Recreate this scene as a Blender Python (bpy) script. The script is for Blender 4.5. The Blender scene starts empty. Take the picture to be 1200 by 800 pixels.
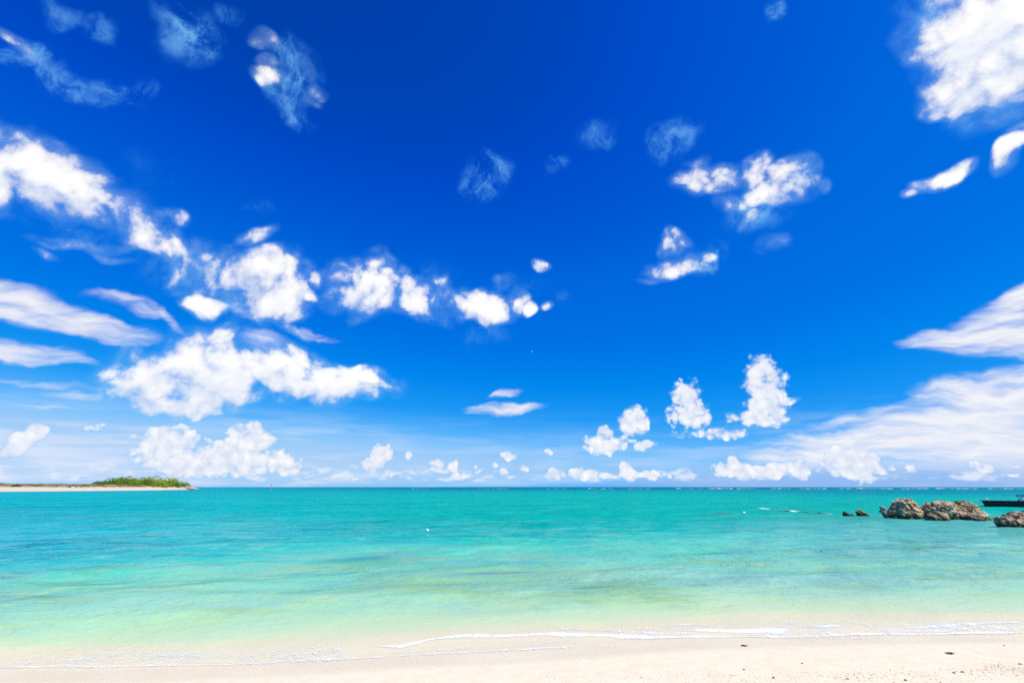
import bpy, bmesh, math, random
from mathutils import Vector, Matrix, noise

scene = bpy.context.scene
COL = scene.collection
R = math.radians

# ------------------------------------------------------------------ camera
CAM_H = 1.6
PITCH = R(17.72)
FPX = 533.33
cam_data = bpy.data.cameras.new("camera")
cam = bpy.data.objects.new("camera", cam_data)
COL.objects.link(cam)
scene.camera = cam
cam_data.sensor_width = 36.0
cam_data.lens = 16.0
cam_data.clip_start = 0.05
cam_data.clip_end = 120000.0
cam.location = (0, 0, CAM_H)
cam.rotation_euler = (math.pi / 2 + PITCH, 0, R(0.03))

# ------------------------------------------------------------------ light
SUN_EL, SUN_AZ = 52.0, 125.0
SUN_DIR = Vector((math.cos(R(SUN_EL)) * math.sin(R(SUN_AZ)), math.cos(R(SUN_EL)) * math.cos(R(SUN_AZ)), math.sin(R(SUN_EL))))
sun_data = bpy.data.lights.new("sun", 'SUN')
sun_data.energy = 4.7
sun_data.angle = R(0.53)
sun_data.color = (1.0, 0.945, 0.80)
sun = bpy.data.objects.new("sun", sun_data)
COL.objects.link(sun)
sun.rotation_euler = SUN_DIR.to_track_quat('Z', 'Y').to_euler()
scene.view_settings.view_transform = 'Standard'
scene.view_settings.look = 'None'
scene.view_settings.gamma = 1.0
scene.view_settings.use_curve_mapping = False
EV = 0.35
scene.view_settings.exposure = EV
GAIN = 2 ** EV
scene.render.engine = 'CYCLES'
scene.cycles.max_bounces = 8
scene.cycles.transparent_max_bounces = 24
scene.cycles.use_denoising = False
scene.cycles.use_adaptive_sampling = True
scene.cycles.adaptive_threshold = 0.012
scene.cycles.adaptive_min_samples = 16
scene.cycles.caustics_reflective = False
scene.cycles.caustics_refractive = False


def look(px, py):
    """World direction seen at a point of the 1200x800 photograph."""
    x = (px - 600) / FPX
    y = (400 - py) / FPX
    c, s = math.cos(PITCH), math.sin(PITCH)
    return Vector((x, c - y * s, s + y * c))


def on_plane(px, py, z=0.0):
    d = look(px, py)
    t = (z - CAM_H) / d.z
    return Vector((0, 0, CAM_H)) + d * t


def at_dist(px, py, Y):
    d = look(px, py)
    return Vector((0, 0, CAM_H)) + d * (Y / d.y)


def lin(r, g, b):
    f = lambda c: (c / 255 / 12.92) if c / 255 <= 0.04045 else ((c / 255 + 0.055) / 1.055) ** 2.4
    return (f(r), f(g), f(b), 1.0)


class NT:
    """Small node-tree writer."""
    def __init__(self, tree):
        self.t = tree
        self.n = tree.nodes
        self.l = tree.links

    def put(self, sock, v):
        if v is None:
            return
        if hasattr(v, "is_output"):
            self.l.new(v, sock)
        else:
            sock.default_value = v

    def math(self, op, a, b=None, c=None, clamp=False):
        n = self.n.new('ShaderNodeMath'); n.operation = op; n.use_clamp = clamp
        for i, v in enumerate((a, b, c)):
            self.put(n.inputs[i], v)
        return n.outputs[0]

    def vmath(self, op, a, b=None, scale=None):
        n = self.n.new('ShaderNodeVectorMath'); n.operation = op
        self.put(n.inputs[0], a)
        if b is not None:
            self.put(n.inputs[1], b)
        if scale is not None:
            self.put(n.inputs['Scale'], scale)
        return n.outputs['Value'] if op in ('DOT_PRODUCT', 'LENGTH', 'DISTANCE') else n.outputs[0]

    def noise(self, vec, scale, detail=6, rough=0.55, lac=2.0, dist=0.0, color=False, dim='3D'):
        n = self.n.new('ShaderNodeTexNoise'); n.noise_dimensions = dim
        self.put(n.inputs['Vector'], vec)
        n.inputs['Scale'].default_value = scale
        n.inputs['Detail'].default_value = detail
        n.inputs['Roughness'].default_value = rough
        n.inputs['Lacunarity'].default_value = lac
        n.inputs['Distortion'].default_value = dist
        return n.outputs['Color' if color else 'Fac']

    def voro(self, vec, scale, detail=0, feature='F1', smooth=None, rand=1.0, out='Distance'):
        n = self.n.new('ShaderNodeTexVoronoi'); n.feature = feature
        self.put(n.inputs['Vector'], vec)
        n.inputs['Scale'].default_value = scale
        n.inputs['Detail'].default_value = detail
        n.inputs['Randomness'].default_value = rand
        if smooth is not None and 'Smoothness' in n.inputs:
            n.inputs['Smoothness'].default_value = smooth
        return n.outputs[out]

    def ramp(self, fac, stops, interp='LINEAR'):
        n = self.n.new('ShaderNodeValToRGB'); n.color_ramp.interpolation = interp
        e = n.color_ramp.elements
        while len(e) > 1:
            e.remove(e[-1])
        for i, (p, c) in enumerate(stops):
            k = e[0] if i == 0 else e.new(p)
            k.position = p
            k.color = c if len(c) == 4 else (*c, 1)
        self.put(n.inputs[0], fac)
        return n.outputs[0]

    def rng(self, v, a, b, c=0.0, d=1.0, interp='SMOOTHSTEP'):
        n = self.n.new('ShaderNodeMapRange'); n.interpolation_type = interp; n.clamp = True
        self.put(n.inputs[0], v)
        for i, k in enumerate((a, b, c, d)):
            self.put(n.inputs[i + 1], k)
        return n.outputs[0]

    def mix(self, fac, a, b, blend='MIX', clamp=False):
        n = self.n.new('ShaderNodeMix'); n.data_type = 'RGBA'; n.blend_type = blend; n.clamp_result = clamp
        self.put(n.inputs[0], fac)
        self.put(n.inputs[6], a)
        self.put(n.inputs[7], b)
        return n.outputs[2]

    def mapping(self, vec, kind='POINT', loc=(0, 0, 0), rot=(0, 0, 0), scale=(1, 1, 1)):
        n = self.n.new('ShaderNodeMapping'); n.vector_type = kind
        self.put(n.inputs['Vector'], vec)
        n.inputs['Location'].default_value = loc
        n.inputs['Rotation'].default_value = rot
        n.inputs['Scale'].default_value = scale
        return n.outputs[0]


# ------------------------------------------------------------------ sky
world = bpy.data.worlds.new("World")
scene.world = world
world.use_nodes = True
W = NT(world.node_tree)
bg = W.n['Background']
sky = W.n.new('ShaderNodeTexSky')
sky.sky_type = 'NISHITA'
sky.sun_disc = False
sky.sun_elevation = R(SUN_EL)
sky.sun_rotation = R(SUN_AZ)
sky.air_density = 1.0
sky.dust_density = 0.3
sky.ozone_density = 2.0
sep = W.n.new('ShaderNodeSeparateColor')
W.l.new(sky.outputs[0], sep.inputs[0])
# film response of the very clear, polarised tropical sky, driven by the sky model's own brightness
g = W.math('MULTIPLY', sep.outputs[1], 0.1)
sky_col = W.ramp(g, [(0.10, lin(0, 58, 160)), (0.127, lin(0, 64, 172)), (0.150, lin(0, 75, 201)), (0.20, lin(0, 102, 220)),
                     (0.26, lin(0, 113, 228)), (0.345, lin(0, 134, 238)), (0.46, lin(30, 155, 246)), (0.56, lin(92, 181, 252)), (0.62, lin(135, 198, 252)),
                     (0.68, lin(158, 204, 249)), (1.0, lin(215, 230, 250))], 'B_SPLINE' if False else 'LINEAR')

tc = W.n.new('ShaderNodeTexCoord')
D = tc.outputs['Generated']
D = W.vmath('NORMALIZE', D)


def field(vec, blobs, w0=1.0):
    """Union of soft elliptical masses on the sky: w in the middle, 0 at the rim, falling like 1 - r*r."""
    acc = None
    for b in blobs:
        x, y, rx, ry = b[:4]
        rot = R(b[4]) if len(b) > 4 else 0.0
        w = b[5] if len(b) > 5 else w0
        C = look(x, y).normalized()
        Ax = look(x + 2 * math.cos(rot), y + 2 * math.sin(rot)).normalized() - C
        Ay = look(x + 2 * math.sin(rot), y - 2 * math.cos(rot)).normalized() - C
        Ax -= C * Ax.dot(C)
        Ay -= C * Ay.dot(C)
        ax = Ax.normalized()
        ay = (Ay - ax * Ay.dot(ax)).normalized()
        u = W.vmath('DOT_PRODUCT', vec, tuple(ax / (rx * Ax.length / 2)))
        v = W.vmath('DOT_PRODUCT', vec, tuple(ay / (ry * Ay.length / 2)))
        s = W.math('MULTIPLY_ADD', v, v, W.math('MULTIPLY_ADD', u, u, -w))
        acc = s if acc is None else W.math('MINIMUM', acc, s)
    return W.math('MAXIMUM', W.math('MULTIPLY', acc, -1.0), 0.0)


def warp(vec, scale, amt, detail=3):
    n = W.noise(vec, scale, detail, 0.55, color=True)
    v = W.vmath('SUBTRACT', n, (0.5, 0.5, 0.5))
    v = W.vmath('SCALE', v, scale=amt)
    return W.vmath('ADD', vec, v)


CUMULUS = [
    (10, 195, 95, 62, 28), (75, 222, 75, 40, 14), (-10, 230, 60, 30, 0),
    (165, 268, 50, 34, 35, .8), (80, 288, 70, 14, 10, .62), (240, 312, 66, 40, -15, .72), (290, 282, 46, 20, -20, .7),
    (312, 335, 68, 42, 0), (282, 328, 34, 28), (340, 350, 34, 34, 50), (242, 356, 30, 20, 10), (366, 330, 13, 11), (364, 347, 14, 11),
    (440, 338, 78, 36, 6, 1.05), (486, 350, 70, 32, 18, 1.08), (440, 316, 34, 30, -50, .75), (402, 350, 50, 24, 0, .95), (515, 335, 34, 20, -40, .75), (512, 356, 44, 22, 0, .85),
    (570, 360, 38, 20, 12), (606, 352, 16, 15), (620, 357, 11, 10), (640, 355, 13, 9, -10, .8), (632, 312, 17, 14, 0, .85),
    (240, 438, 116, 60, -4), (322, 436, 84, 46, 4), (385, 447, 100, 30, 0), (428, 438, 44, 20, 0), (190, 452, 64, 32, 0), (214, 484, 76, 20, 0, .95),
    (270, 420, 50, 40, 0), (310, 400, 40, 24, 0, .55),
    (838, 208, 62, 26, -6, .95), (880, 197, 26, 36, 20, .95), (926, 206, 38, 30, 0, .92), (905, 228, 52, 22, -10, .9), (888, 258, 34, 18, 0, .6),
    (793, 312, 48, 20, 0, .92), (792, 284, 24, 26, -25, .9), (826, 300, 26, 14, 0, .5),
    (640, 352, 14, 8, 0, .6), (1104, 209, 48, 15, -17), (1064, 226, 22, 10, -15, .7), (1187, 181, 20, 22, 10),
    (1150, 30, 100, 74, 10), (1190, 70, 90, 90, 0), (1150, 100, 70, 52, 20), (1104, 128, 22, 15, 0, .8), (1130, 120, 44, 30, 0, .8), (1080, 20, 26, 22, 0, .6), (1180, 128, 60, 26, -10, .75),
    (320, 90, 30, 20, 15, .78), (370, 108, 24, 19, 0, .72), (316, 53, 38, 13, 18, .66), (322, 75, 30, 18, 0, .6), (25, 55, 56, 18, 30, .55),
    (150, 255, 60, 40, 30, .62), (200, 292, 60, 30, 25, .62), (235, 330, 60, 30, 0, .55), (110, 262, 60, 16, 12, .5), (60, 300, 40, 10, 20, .45), (130, 290, 60, 14, -5, .55),
    (205, 262, 40, 18, 30, .5), (330, 300, 30, 14, -20, .5), (270, 345, 60, 22, 15, .55), (120, 300, 50, 10, 8, .5), (375, 325, 40, 14, 10, .45), (345, 380, 50, 14, 20, .42), (420, 365, 50, 14, 0, .5), (530, 345, 60, 24, 10, .48), (500, 375, 50, 14, 0, .45), (592, 335, 30, 20, 0, .42), (300, 375, 60, 16, 20, .45),
    (930, 225, 60, 26, -20, .48), (860, 240, 50, 20, 20, .48), (900, 280, 40, 20, 0, .5), (960, 215, 30, 16, 0, .45), (820, 318, 40, 14, -10, .5), (760, 322, 30, 12, 0, .45), (815, 190, 30, 20, 0, .42),
    (1090, 60, 40, 60, 10, .5), (1110, 120, 60, 30, 0, .55), (1150, 140, 80, 26, 0, .52), (1060, 20, 30, 20, 0, .45), (1080, 222, 40, 12, -15, .5), (1130, 198, 36, 12, -15, .5), (1195, 165, 30, 26, 0, .5),
    (345, 80, 40, 26, 30, .5), (360, 122, 40, 16, 10, .42), (335, 100, 50, 30, 30, .42), (40, 70, 60, 18, 30, .45),
    (170, 440, 50, 26, 0, .6), (440, 460, 60, 16, 0, .5), (380, 420, 60, 16, 10, .5), (300, 470, 90, 12, 0, .6),
]
TOWERS = [
    (18, 522, 38, 16, -32), (42, 506, 20, 12, -25), (108, 500, 32, 9, -6, .8),
    (192, 520, 62, 26, -8), (292, 516, 40, 28, 15), (275, 538, 92, 28, 2), (325, 542, 40, 20, 10), (225, 542, 66, 24, 0), (160, 535, 40, 14, -10, .7),
    (447, 530, 23, 15), (439, 542, 21, 15), (479, 533, 7, 9), (513, 546, 15, 11), (531, 546, 8, 12, 10), (517, 551, 22, 5), (537, 557, 18, 5), (560, 551, 12, 7, 0, .8), (590, 553, 11, 7, 0, .9), (597, 534, 13, 8), (580, 545, 8, 6, 0, .8), (556, 548, 8, 6, 0, .8), (424, 562, 40, 5, 0, .6), (468, 556, 26, 8, 0, .6),
    (641, 530, 11, 7, 0, .9), (610, 549, 14, 8, 0, .8), (625, 558, 20, 5, 0, .7), (652, 556, 18, 8), (684, 555, 26, 11), (715, 557, 24, 5), (735, 552, 12, 15), (760, 556, 18, 9), (777, 558, 16, 8, 0, .8), (740, 559, 50, 6, 0, .8),
    (708, 520, 38, 18), (708, 511, 18, 14, -30), (742, 494, 24, 21, -35), (755, 522, 20, 8, -10), (735, 519, 20, 8, -10, .8),
    (803, 462, 22, 24), (806, 486, 34, 22), (846, 507, 58, 13, 0, .85), (800, 508, 40, 10, 0, .6), (826, 500, 26, 14, 0, .7),
    (892, 432, 26, 24), (898, 452, 34, 32), (895, 474, 32, 28), (888, 489, 44, 15), (920, 469, 24, 8, -14, .9),
    (857, 550, 34, 13), (857, 543, 12, 11), (882, 552, 30, 10), (908, 550, 20, 14, -20), (924, 545, 9, 10), (937, 550, 14, 13), (961, 551, 12, 7, 0, .8), (845, 556, 60, 5, 0, .7),
    (1000, 547, 52, 20), (984, 536, 22, 18), (1012, 538, 30, 15), (1070, 549, 20, 11, 20, .9), (1155, 548, 36, 13, 10, .75), (1125, 553, 14, 7, 0, .7), (1180, 556, 40, 9, 0, .6), (1010, 558, 60, 6, 0, .6),
]
VEILS = [   # smooth, streaky ice cloud
    (20, 356, 120, 28, 14), (100, 380, 130, 19, 13, .95), (10, 414, 120, 20, 4, .9), (70, 424, 70, 9, 3, .75), (140, 352, 70, 14, 8, .58), (195, 372, 60, 12, 40, .55), (170, 362, 80, 16, 22, .48),
    (1120, 500, 250, 44, -9), (1180, 470, 190, 42, -10), (1040, 520, 230, 34, -4), (1190, 520, 200, 60, 0), (950, 520, 130, 16, -5, .7), (1040, 482, 180, 16, -10, .55),
    (1190, 398, 150, 28, -2), (1150, 408, 130, 14, 2, .9), (1190, 350, 90, 22, -28), (1160, 375, 80, 24, -15, .75),
    (592, 482, 60, 10, -3, .95), (592, 465, 32, 7, -9, .7), (560, 486, 34, 7, 2, .7),
    (310, 398, 60, 30, 10, .42), (370, 392, 60, 10, 16, .46), (290, 362, 60, 14, 20, .4),
    (60, 452, 180, 10, 3, .36), (90, 463, 80, 9, 0, .46), (20, 450, 60, 8, 4, .46), (60, 476, 90, 7, 0, .36),
]
WISPS = [   # thin blue-white scraps
    (205, 34, 62, 46, 60, .85), (255, 10, 40, 18, 0, .6), (105, 22, 44, 22, 20, .6), (60, 6, 50, 20, 0, .6), (75, 90, 110, 32, 30, .7), (140, 105, 60, 24, 25, .7), (25, 60, 60, 34, 30, .85),
    (345, 90, 60, 50, 45, .72), (170, 100, 30, 24, 0, .6), (350, 125, 50, 22, 20, .7),
    (568, 212, 46, 36, -40, .85), (648, 196, 26, 16, -20, .65), (790, 162, 46, 36, -30, .7), (700, 165, 50, 24, -20, .5), (560, 392, 50, 26, 0, .55), (915, 10, 22, 18, -40, .8), (885, 250, 70, 40, 0, .75), (950, 210, 40, 24, -10, .65),
    (825, 300, 50, 26, -20, .6), (480, 330, 110, 50, 10, .55), (250, 330, 150, 60, 25, .6), (610, 345, 60, 30, 0, .4), (1140, 128, 100, 40, 0, .6), (1085, 40, 40, 60, 0, .6), (170, 200, 60, 40, 40, .35), (300, 250, 60, 20, 0, .4), (655, 350, 26, 18, 0, .5), (80, 270, 110, 30, 10, .5),
]

# --- wisps
wv = warp(D, 7.0, 0.11, 4)
wf = field(wv, WISPS)
wn = W.noise(W.mapping(wv, 'POINT', rot=(0.2, 0.5, 0.6), scale=(1.0, 1.0, 0.6)), 19.0, 8, 0.70)
wd = W.math('MULTIPLY', W.rng(wn, 0.38, 0.66), W.rng(wf, 0.0, 0.85))
sky_col = W.mix(W.math('MULTIPLY', wd, 0.85), sky_col, W.mix(wd, lin(20, 130, 226), lin(120, 190, 250)))

# --- ice-cloud veils
vv = warp(W.vmath('MULTIPLY', D, (1, 1, 1)), 7.0, 0.07, 4)
vf = field(vv, VEILS)
dz = W.n.new('ShaderNodeSeparateXYZ'); W.l.new(vv, dz.inputs[0])
el = W.math('MAXIMUM', dz.outputs[2], 0.015)
px_ = W.math('DIVIDE', dz.outputs[0], W.math('ADD', el, 0.12))
py_ = W.math('DIVIDE', dz.outputs[1], W.math('ADD', el, 0.12))
cp = W.n.new('ShaderNodeCombineXYZ'); W.l.new(px_, cp.inputs[0]); W.l.new(py_, cp.inputs[1])
sn = W.noise(W.mapping(cp.outputs[0], 'POINT', rot=(0, 0, R(8)), scale=(0.6, 2.6, 1)), 2.2, 8, 0.62, dist=0.3)
sn2 = W.noise(W.vmath('MULTIPLY', vv, (1, 1, 5.5)), 9.0, 6, 0.6)
vn = W.math('MULTIPLY_ADD', W.math('SUBTRACT', sn, 0.5), 0.48, W.math('MULTIPLY', W.math('SUBTRACT', sn2, 0.5), 0.75))
vd = W.rng(W.math('MULTIPLY_ADD', vn, 2.1, vf), 0.0, 1.1)
vd = W.math('MULTIPLY', vd, W.rng(vf, 0.0, 0.5))
veil_col = W.ramp(sn2, [(0.30, lin(228, 232, 247)), (0.48, lin(240, 240, 248)), (0.62, lin(251, 250, 251))])
sky_col = W.mix(W.math('MULTIPLY', vd, 0.93), sky_col, veil_col)
# faint layered haze clouds along the horizon
dzz = W.n.new('ShaderNodeSeparateXYZ'); W.l.new(D, dzz.inputs[0])
hn = W.noise(W.vmath('MULTIPLY', D, (1, 1, 9)), 5.0, 7, 0.6)
hx = W.math('ADD', W.rng(dzz.outputs[0], -0.45, -0.1, 1.0, 0.35), W.rng(dzz.outputs[0], 0.3, 0.7, 0.0, 0.45))
hm = W.math('MULTIPLY', W.rng(dzz.outputs[2], 0.02, 0.17, 1.0, 0.0), W.rng(hn, 0.44, 0.66))
sky_col = W.mix(W.math('MULTIPLY', W.math('MULTIPLY', hm, hx), 0.8), sky_col, lin(222, 232, 252))
# grey-lilac base of the far cloud bank
gb = W.math('MULTIPLY', W.rng(dzz.outputs[2], 0.012, 0.05, 1.0, 0.0), W.rng(dzz.outputs[0], 0.05, 0.5))
sky_col = W.mix(W.math('MULTIPLY', gb, 0.75), sky_col, lin(158, 190, 240))


def heap(sky_col, blobs, wscale, wamt, nscale, amp, lo, hi, emb, shade_lo, sdir, vor=None, w0=1.05):
    v = warp(D, wscale, wamt, 2 if nscale < 20 else 4)
    f = field(v, blobs, w0)
    nv = v if not vor or nscale > 20 else warp(D, wscale, wamt * 0.35, 1)
    n1 = W.noise(nv, nscale, 9, 0.65)
    nn = W.math('SUBTRACT', n1, 0.5)
    if vor:
        c = W.voro(v, vor, 1, 'F1')
        nn = W.math('MULTIPLY_ADD', W.math('SUBTRACT', 0.45 if nscale > 20 else 0.62, c), 0.40 if nscale > 20 else 0.28, nn)
    t = W.math('MULTIPLY_ADD', nn, amp, f)
    d = W.rng(t, lo, hi)
    if nscale < 20:        # thin vapour that links the heaps
        d = W.math('MAXIMUM', d, W.math('MULTIPLY', W.rng(t, -0.30, 0.95), 0.40))
    d = W.math('MULTIPLY', d, W.rng(f, 0.0, 0.42))
    v2 = W.vmath('ADD', v, tuple(sdir))
    nv2 = v2 if nv is v else W.vmath('ADD', nv, tuple(sdir))
    t2 = W.math('MULTIPLY_ADD', W.math('SUBTRACT', W.noise(nv2, nscale, 5, 0.65), 0.5), amp, field(v2, blobs, w0) if nscale < 20 else f)
    t2 = W.math('MINIMUM', t2, 1.5)
    e = W.math('MULTIPLY_ADD', W.math('SUBTRACT', W.math('MINIMUM', t, 1.5), t2), emb, 0.55)
    c = W.ramp(e, [(0.0, shade_lo), (0.42, lin(228, 235, 249)), (0.72, (1.0, 1.0, 1.0, 1))])
    c = W.mix(W.rng(d, 0.0, 0.7), lin(105, 190, 248), c)
    return W.mix(d, sky_col, c), d


sd = Vector((0.35, 0.0, 0.9)).normalized()
sky_col, _ = heap(sky_col, CUMULUS, 8.0, 0.09, 15.0, 2.2, 0.16, 1.05, 0.50, lin(182, 202, 236), sd * 0.035, vor=26.0, w0=1.2)
# ragged little fair-weather clouds in rows low over the horizon
rv = warp(D, 20.0, 0.02, 3)
rn = W.noise(W.vmath('MULTIPLY', rv, (1.0, 1.0, 2.6)), 22.0, 7, 0.6)
rs = W.n.new('ShaderNodeSeparateXYZ'); W.l.new(D, rs.inputs[0])
rowm = W.math('MULTIPLY', W.rng(rs.outputs[2], 0.004, 0.014), W.rng(rs.outputs[2], 0.018, 0.062, 1.0, 0.0))
rowd = W.rng(W.math('MULTIPLY_ADD', rowm, 0.20, rn), 0.68, 0.84)
sky_col = W.mix(W.math('MULTIPLY', rowd, W.math('MULTIPLY', rowm, 0.7)), sky_col, lin(244, 247, 253))
sky_col, _ = heap(sky_col, TOWERS, 24.0, 0.020, 36.0, 1.4, 0.16, 0.80, 0.60, lin(186, 205, 240), sd * 0.012, vor=55.0, w0=1.14)

out = W.vmath('SCALE', sky_col, scale=1.0 / GAIN / 0.1)
W.l.new(out, bg.inputs[0])
bg.inputs[1].default_value = 0.1
world.cycles.sampling_method = 'MANUAL'
world.cycles.sample_map_resolution = 1024

# ------------------------------------------------------------------ helpers for objects
def mat(name, rough=0.8, spec=0.3):
    m = bpy.data.materials.new(name)
    m.use_nodes = True
    t = NT(m.node_tree)
    p = t.n['Principled BSDF']
    p.inputs['Roughness'].default_value = rough
    p.inputs['Specular IOR Level'].default_value = spec
    return m, t, p


def link_mesh(name, me, m=None, parent=None, smooth=True):
    o = bpy.data.objects.new(name, me)
    COL.objects.link(o)
    if m is not None:
        if me.materials:
            me.materials[0] = m
        else:
            me.materials.append(m)
    if parent is not None:
        o.parent = parent
    if smooth:
        me.polygons.foreach_set("use_smooth", [True] * len(me.polygons))
    return o


def link_bm(name, bm, m=None, parent=None, smooth=True):
    me = bpy.data.meshes.new(name)
    bm.to_mesh(me)
    bm.free()
    return link_mesh(name, me, m, parent, smooth)


def tag(o, label=None, cat=None, group=None, kind=None):
    if label: o['label'] = label
    if cat: o['category'] = cat
    if group: o['group'] = group
    if kind: o['kind'] = kind
    return o


def thing(name, label, cat, loc, group=None, rz=0.0):
    o = bpy.data.objects.new(name, None)
    COL.objects.link(o)
    o.location = loc
    o.rotation_euler = (0, 0, rz)
    o.empty_display_size = 0.2
    return tag(o, label, cat, group)


def simple(name, rgb, rough=0.7, var=0.15, scale=6.0, spec=0.3):
    m, t, p = mat(name, rough, spec)
    tc = t.n.new('ShaderNodeTexCoord')
    n = t.noise(tc.outputs['Object'], scale, 5)
    a = tuple(c * (1 - var) for c in rgb) + (1,)
    b = tuple(min(1, c * (1 + var)) for c in rgb) + (1,)
    t.l.new(t.ramp(n, [(0.3, a), (0.7, b)]), p.inputs['Base Color'])
    return m


def interp(tab, x):
    if x <= tab[0][0]:
        a, b = tab[0], tab[1]
    elif x >= tab[-1][0]:
        a, b = tab[-2], tab[-1]
    else:
        for a, b in zip(tab, tab[1:]):
            if a[0] <= x <= b[0]:
                break
    t = (x - a[0]) / (b[0] - a[0])
    return a[1] + (b[1] - a[1]) * t


def sstep(a, b, x):
    t = max(0.0, min(1.0, (x - a) / (b - a)))
    return t * t * (3 - 2 * t)


# ------------------------------------------------------------------ shore
# the line the last wave has run up to
_front = [on_plane(*p) for p in [(-40, 783), (0, 783), (60, 784), (130, 784), (200, 782), (300, 778), (420, 771), (520, 766), (600, 762), (690, 757),
                                 (760, 751), (850, 747), (1000, 743), (1100, 742), (1200, 742), (1240, 742)]]
FRONT = [(-60.0, _front[0].y - 7.0), (-20.0, _front[0].y - 2.0)] + [(p.x, p.y) for p in _front] + [(20.0, _front[-1].y + 0.6), (60.0, _front[-1].y + 4)]


def front_y(x):
    x = max(-60.0, min(60.0, x))
    # smoothed
    return sum(interp(FRONT, x + d) * w for d, w in ((-0.5, .1), (-.25, .2), (0, .4), (.25, .2), (.5, .1)))


def bed_z(x, s):
    """Sand height at distance s seaward of the run-up line."""
    if s < 0:
        z = -s * 0.045 if s > -3 else 0.135 + (1 - math.exp((s + 3) / 30)) * 2.0
        z += 0.008 * noise.noise((x * 0.7, s * 0.9, 3.1)) * sstep(0.25, 1.5, -s)
        z += 0.006 * noise.noise((x * 3.1, s * 3.7, 9.1)) * sstep(0.5, 1.2, -s)
    else:
        z = -0.045 * s if s < 4 else -0.18 - 3.2 * (1 - math.exp(-(s - 4) / 45))
        z += 0.02 * noise.noise((x * 0.6, s * 0.8, 7.7)) * sstep(1, 3, s)
    return z


def grow(start, step, ratio, end):
    out, v = [start], step
    while out[-1] < end:
        out.append(out[-1] + v)
        v *= ratio
    return out


xs_pos = [i * 0.10 for i in range(0, 105)]
xs_pos += grow(10.5, 0.13, 1.07, 60000)
XS = sorted({-x for x in xs_pos} | set(xs_pos))


def sheet(name, ss, zf, m):
    me = bpy.data.meshes.new(name)
    nx, ns = len(XS), len(ss)
    verts, sv = [], []
    for s in ss:
        for x in XS:
            fy = front_y(x)
            verts.append((x, fy + s, zf(x, s)))
            sv.append(s)
    faces = [(j * nx + i, j * nx + i + 1, (j + 1) * nx + i + 1, (j + 1) * nx + i) for j in range(ns - 1) for i in range(nx - 1)]
    me.from_pydata(verts, [], faces)
    at = me.attributes.new("shore", 'FLOAT', 'POINT')
    at.data.foreach_set("value", sv)
    return link_mesh(name, me, m)


def attr(t, name):
    a = t.n.new('ShaderNodeAttribute')
    a.attribute_name = name
    return a.outputs['Fac']


IRR = (1.40, 1.42, 1.70)       # sun + sky on level ground, times exposure


def alb(r, g, b):
    c = lin(r, g, b)
    return (c[0] / IRR[0], c[1] / IRR[1], c[2] / IRR[2], 1.0)


# --- sand
m_sand, t, p = mat("beach_sand", 0.9, 0.2)
geo = t.n.new('ShaderNodeNewGeometry')
P = geo.outputs['Position']
S = attr(t, "shore")
n_big = t.noise(P, 0.9, 5)
n_mid = t.noise(P, 7.0, 6, 0.6)
n_fin = t.noise(P, 120.0, 3, 0.7)
dry = t.mix(t.rng(n_mid, 0.3, 0.7), alb(248, 234, 220), alb(254, 243, 233))
dry = t.mix(t.math('MULTIPLY', t.rng(n_fin, 0.45, 0.75), 0.035), dry, alb(222, 200, 172))
wetf = t.rng(t.math('ADD', S, t.math('MULTIPLY', t.math('SUBTRACT', n_big, 0.5), 0.30)), -0.52, -0.30)
wet = t.mix(t.rng(n_big, 0.35, 0.65), alb(241, 227, 212), alb(247, 235, 222))
bed = t.mix(t.rng(t.noise(P, 1.6, 5), 0.4, 0.7), alb(225, 212, 175), alb(214, 204, 160))
col = t.mix(wetf, dry, wet)
col = t.mix(t.rng(S, 0.2, 1.2), col, bed)
t.l.new(col, p.inputs['Base Color'])
t.l.new(t.rng(wetf, 0, 1, 0.95, 0.5, 'LINEAR'), p.inputs['Roughness'])
t.l.new(t.rng(wetf, 0, 1, 0.1, 0.14, 'LINEAR'), p.inputs['Specular IOR Level'])
bmp = t.n.new('ShaderNodeBump')
bmp.inputs['Strength'].default_value = 0.14
bmp.inputs['Distance'].default_value = 0.02
hh = t.math('MULTIPLY', t.math('ADD', t.math('MULTIPLY', n_fin, 0.35), t.math('MULTIPLY', n_mid, 1.0)), t.rng(wetf, 0, 1, 1.0, 0.06))
t.l.new(hh, bmp.inputs['Height'])
t.l.new(bmp.outputs[0], p.inputs['Normal'])

s_in = [-k for k in grow(0.0, 0.05, 1.08, 80)][::-1]
s_bed = [0.0] + grow(0.06, 0.08, 1.10, 70000)
sand = tag(sheet("sand", s_in[:-1] + s_bed, bed_z, m_sand), kind="structure", label="pale smooth beach sand running under the shallows")

# --- sea
m_sea = bpy.data.materials.new("sea_water")
m_sea.use_nodes = True
t = NT(m_sea.node_tree)
for n in list(t.n):
    t.n.remove(n)
geo = t.n.new('ShaderNodeNewGeometry')
P = geo.outputs['Position']
S = attr(t, "shore")
xyz = t.n.new('ShaderNodeSeparateXYZ')
t.l.new(P, xyz.inputs[0])
X, Y = xyz.outputs[0], xyz.outputs[1]
# bathymetry: wandering depth contours
nA = t.noise(t.mapping(P, scale=(0.10, 0.22, 1)), 1.0, 5, 0.55)
nB = t.noise(t.mapping(P, scale=(0.5, 1.1, 1)), 1.0, 5, 0.6)
Sw = t.math('MULTIPLY', S, t.math('ADD', 1.0, t.math('ADD', t.math('MULTIPLY', t.math('SUBTRACT', nA, 0.5), 0.9), t.math('MULTIPLY', t.math('SUBTRACT', nB, 0.5), 0.35))))
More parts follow.
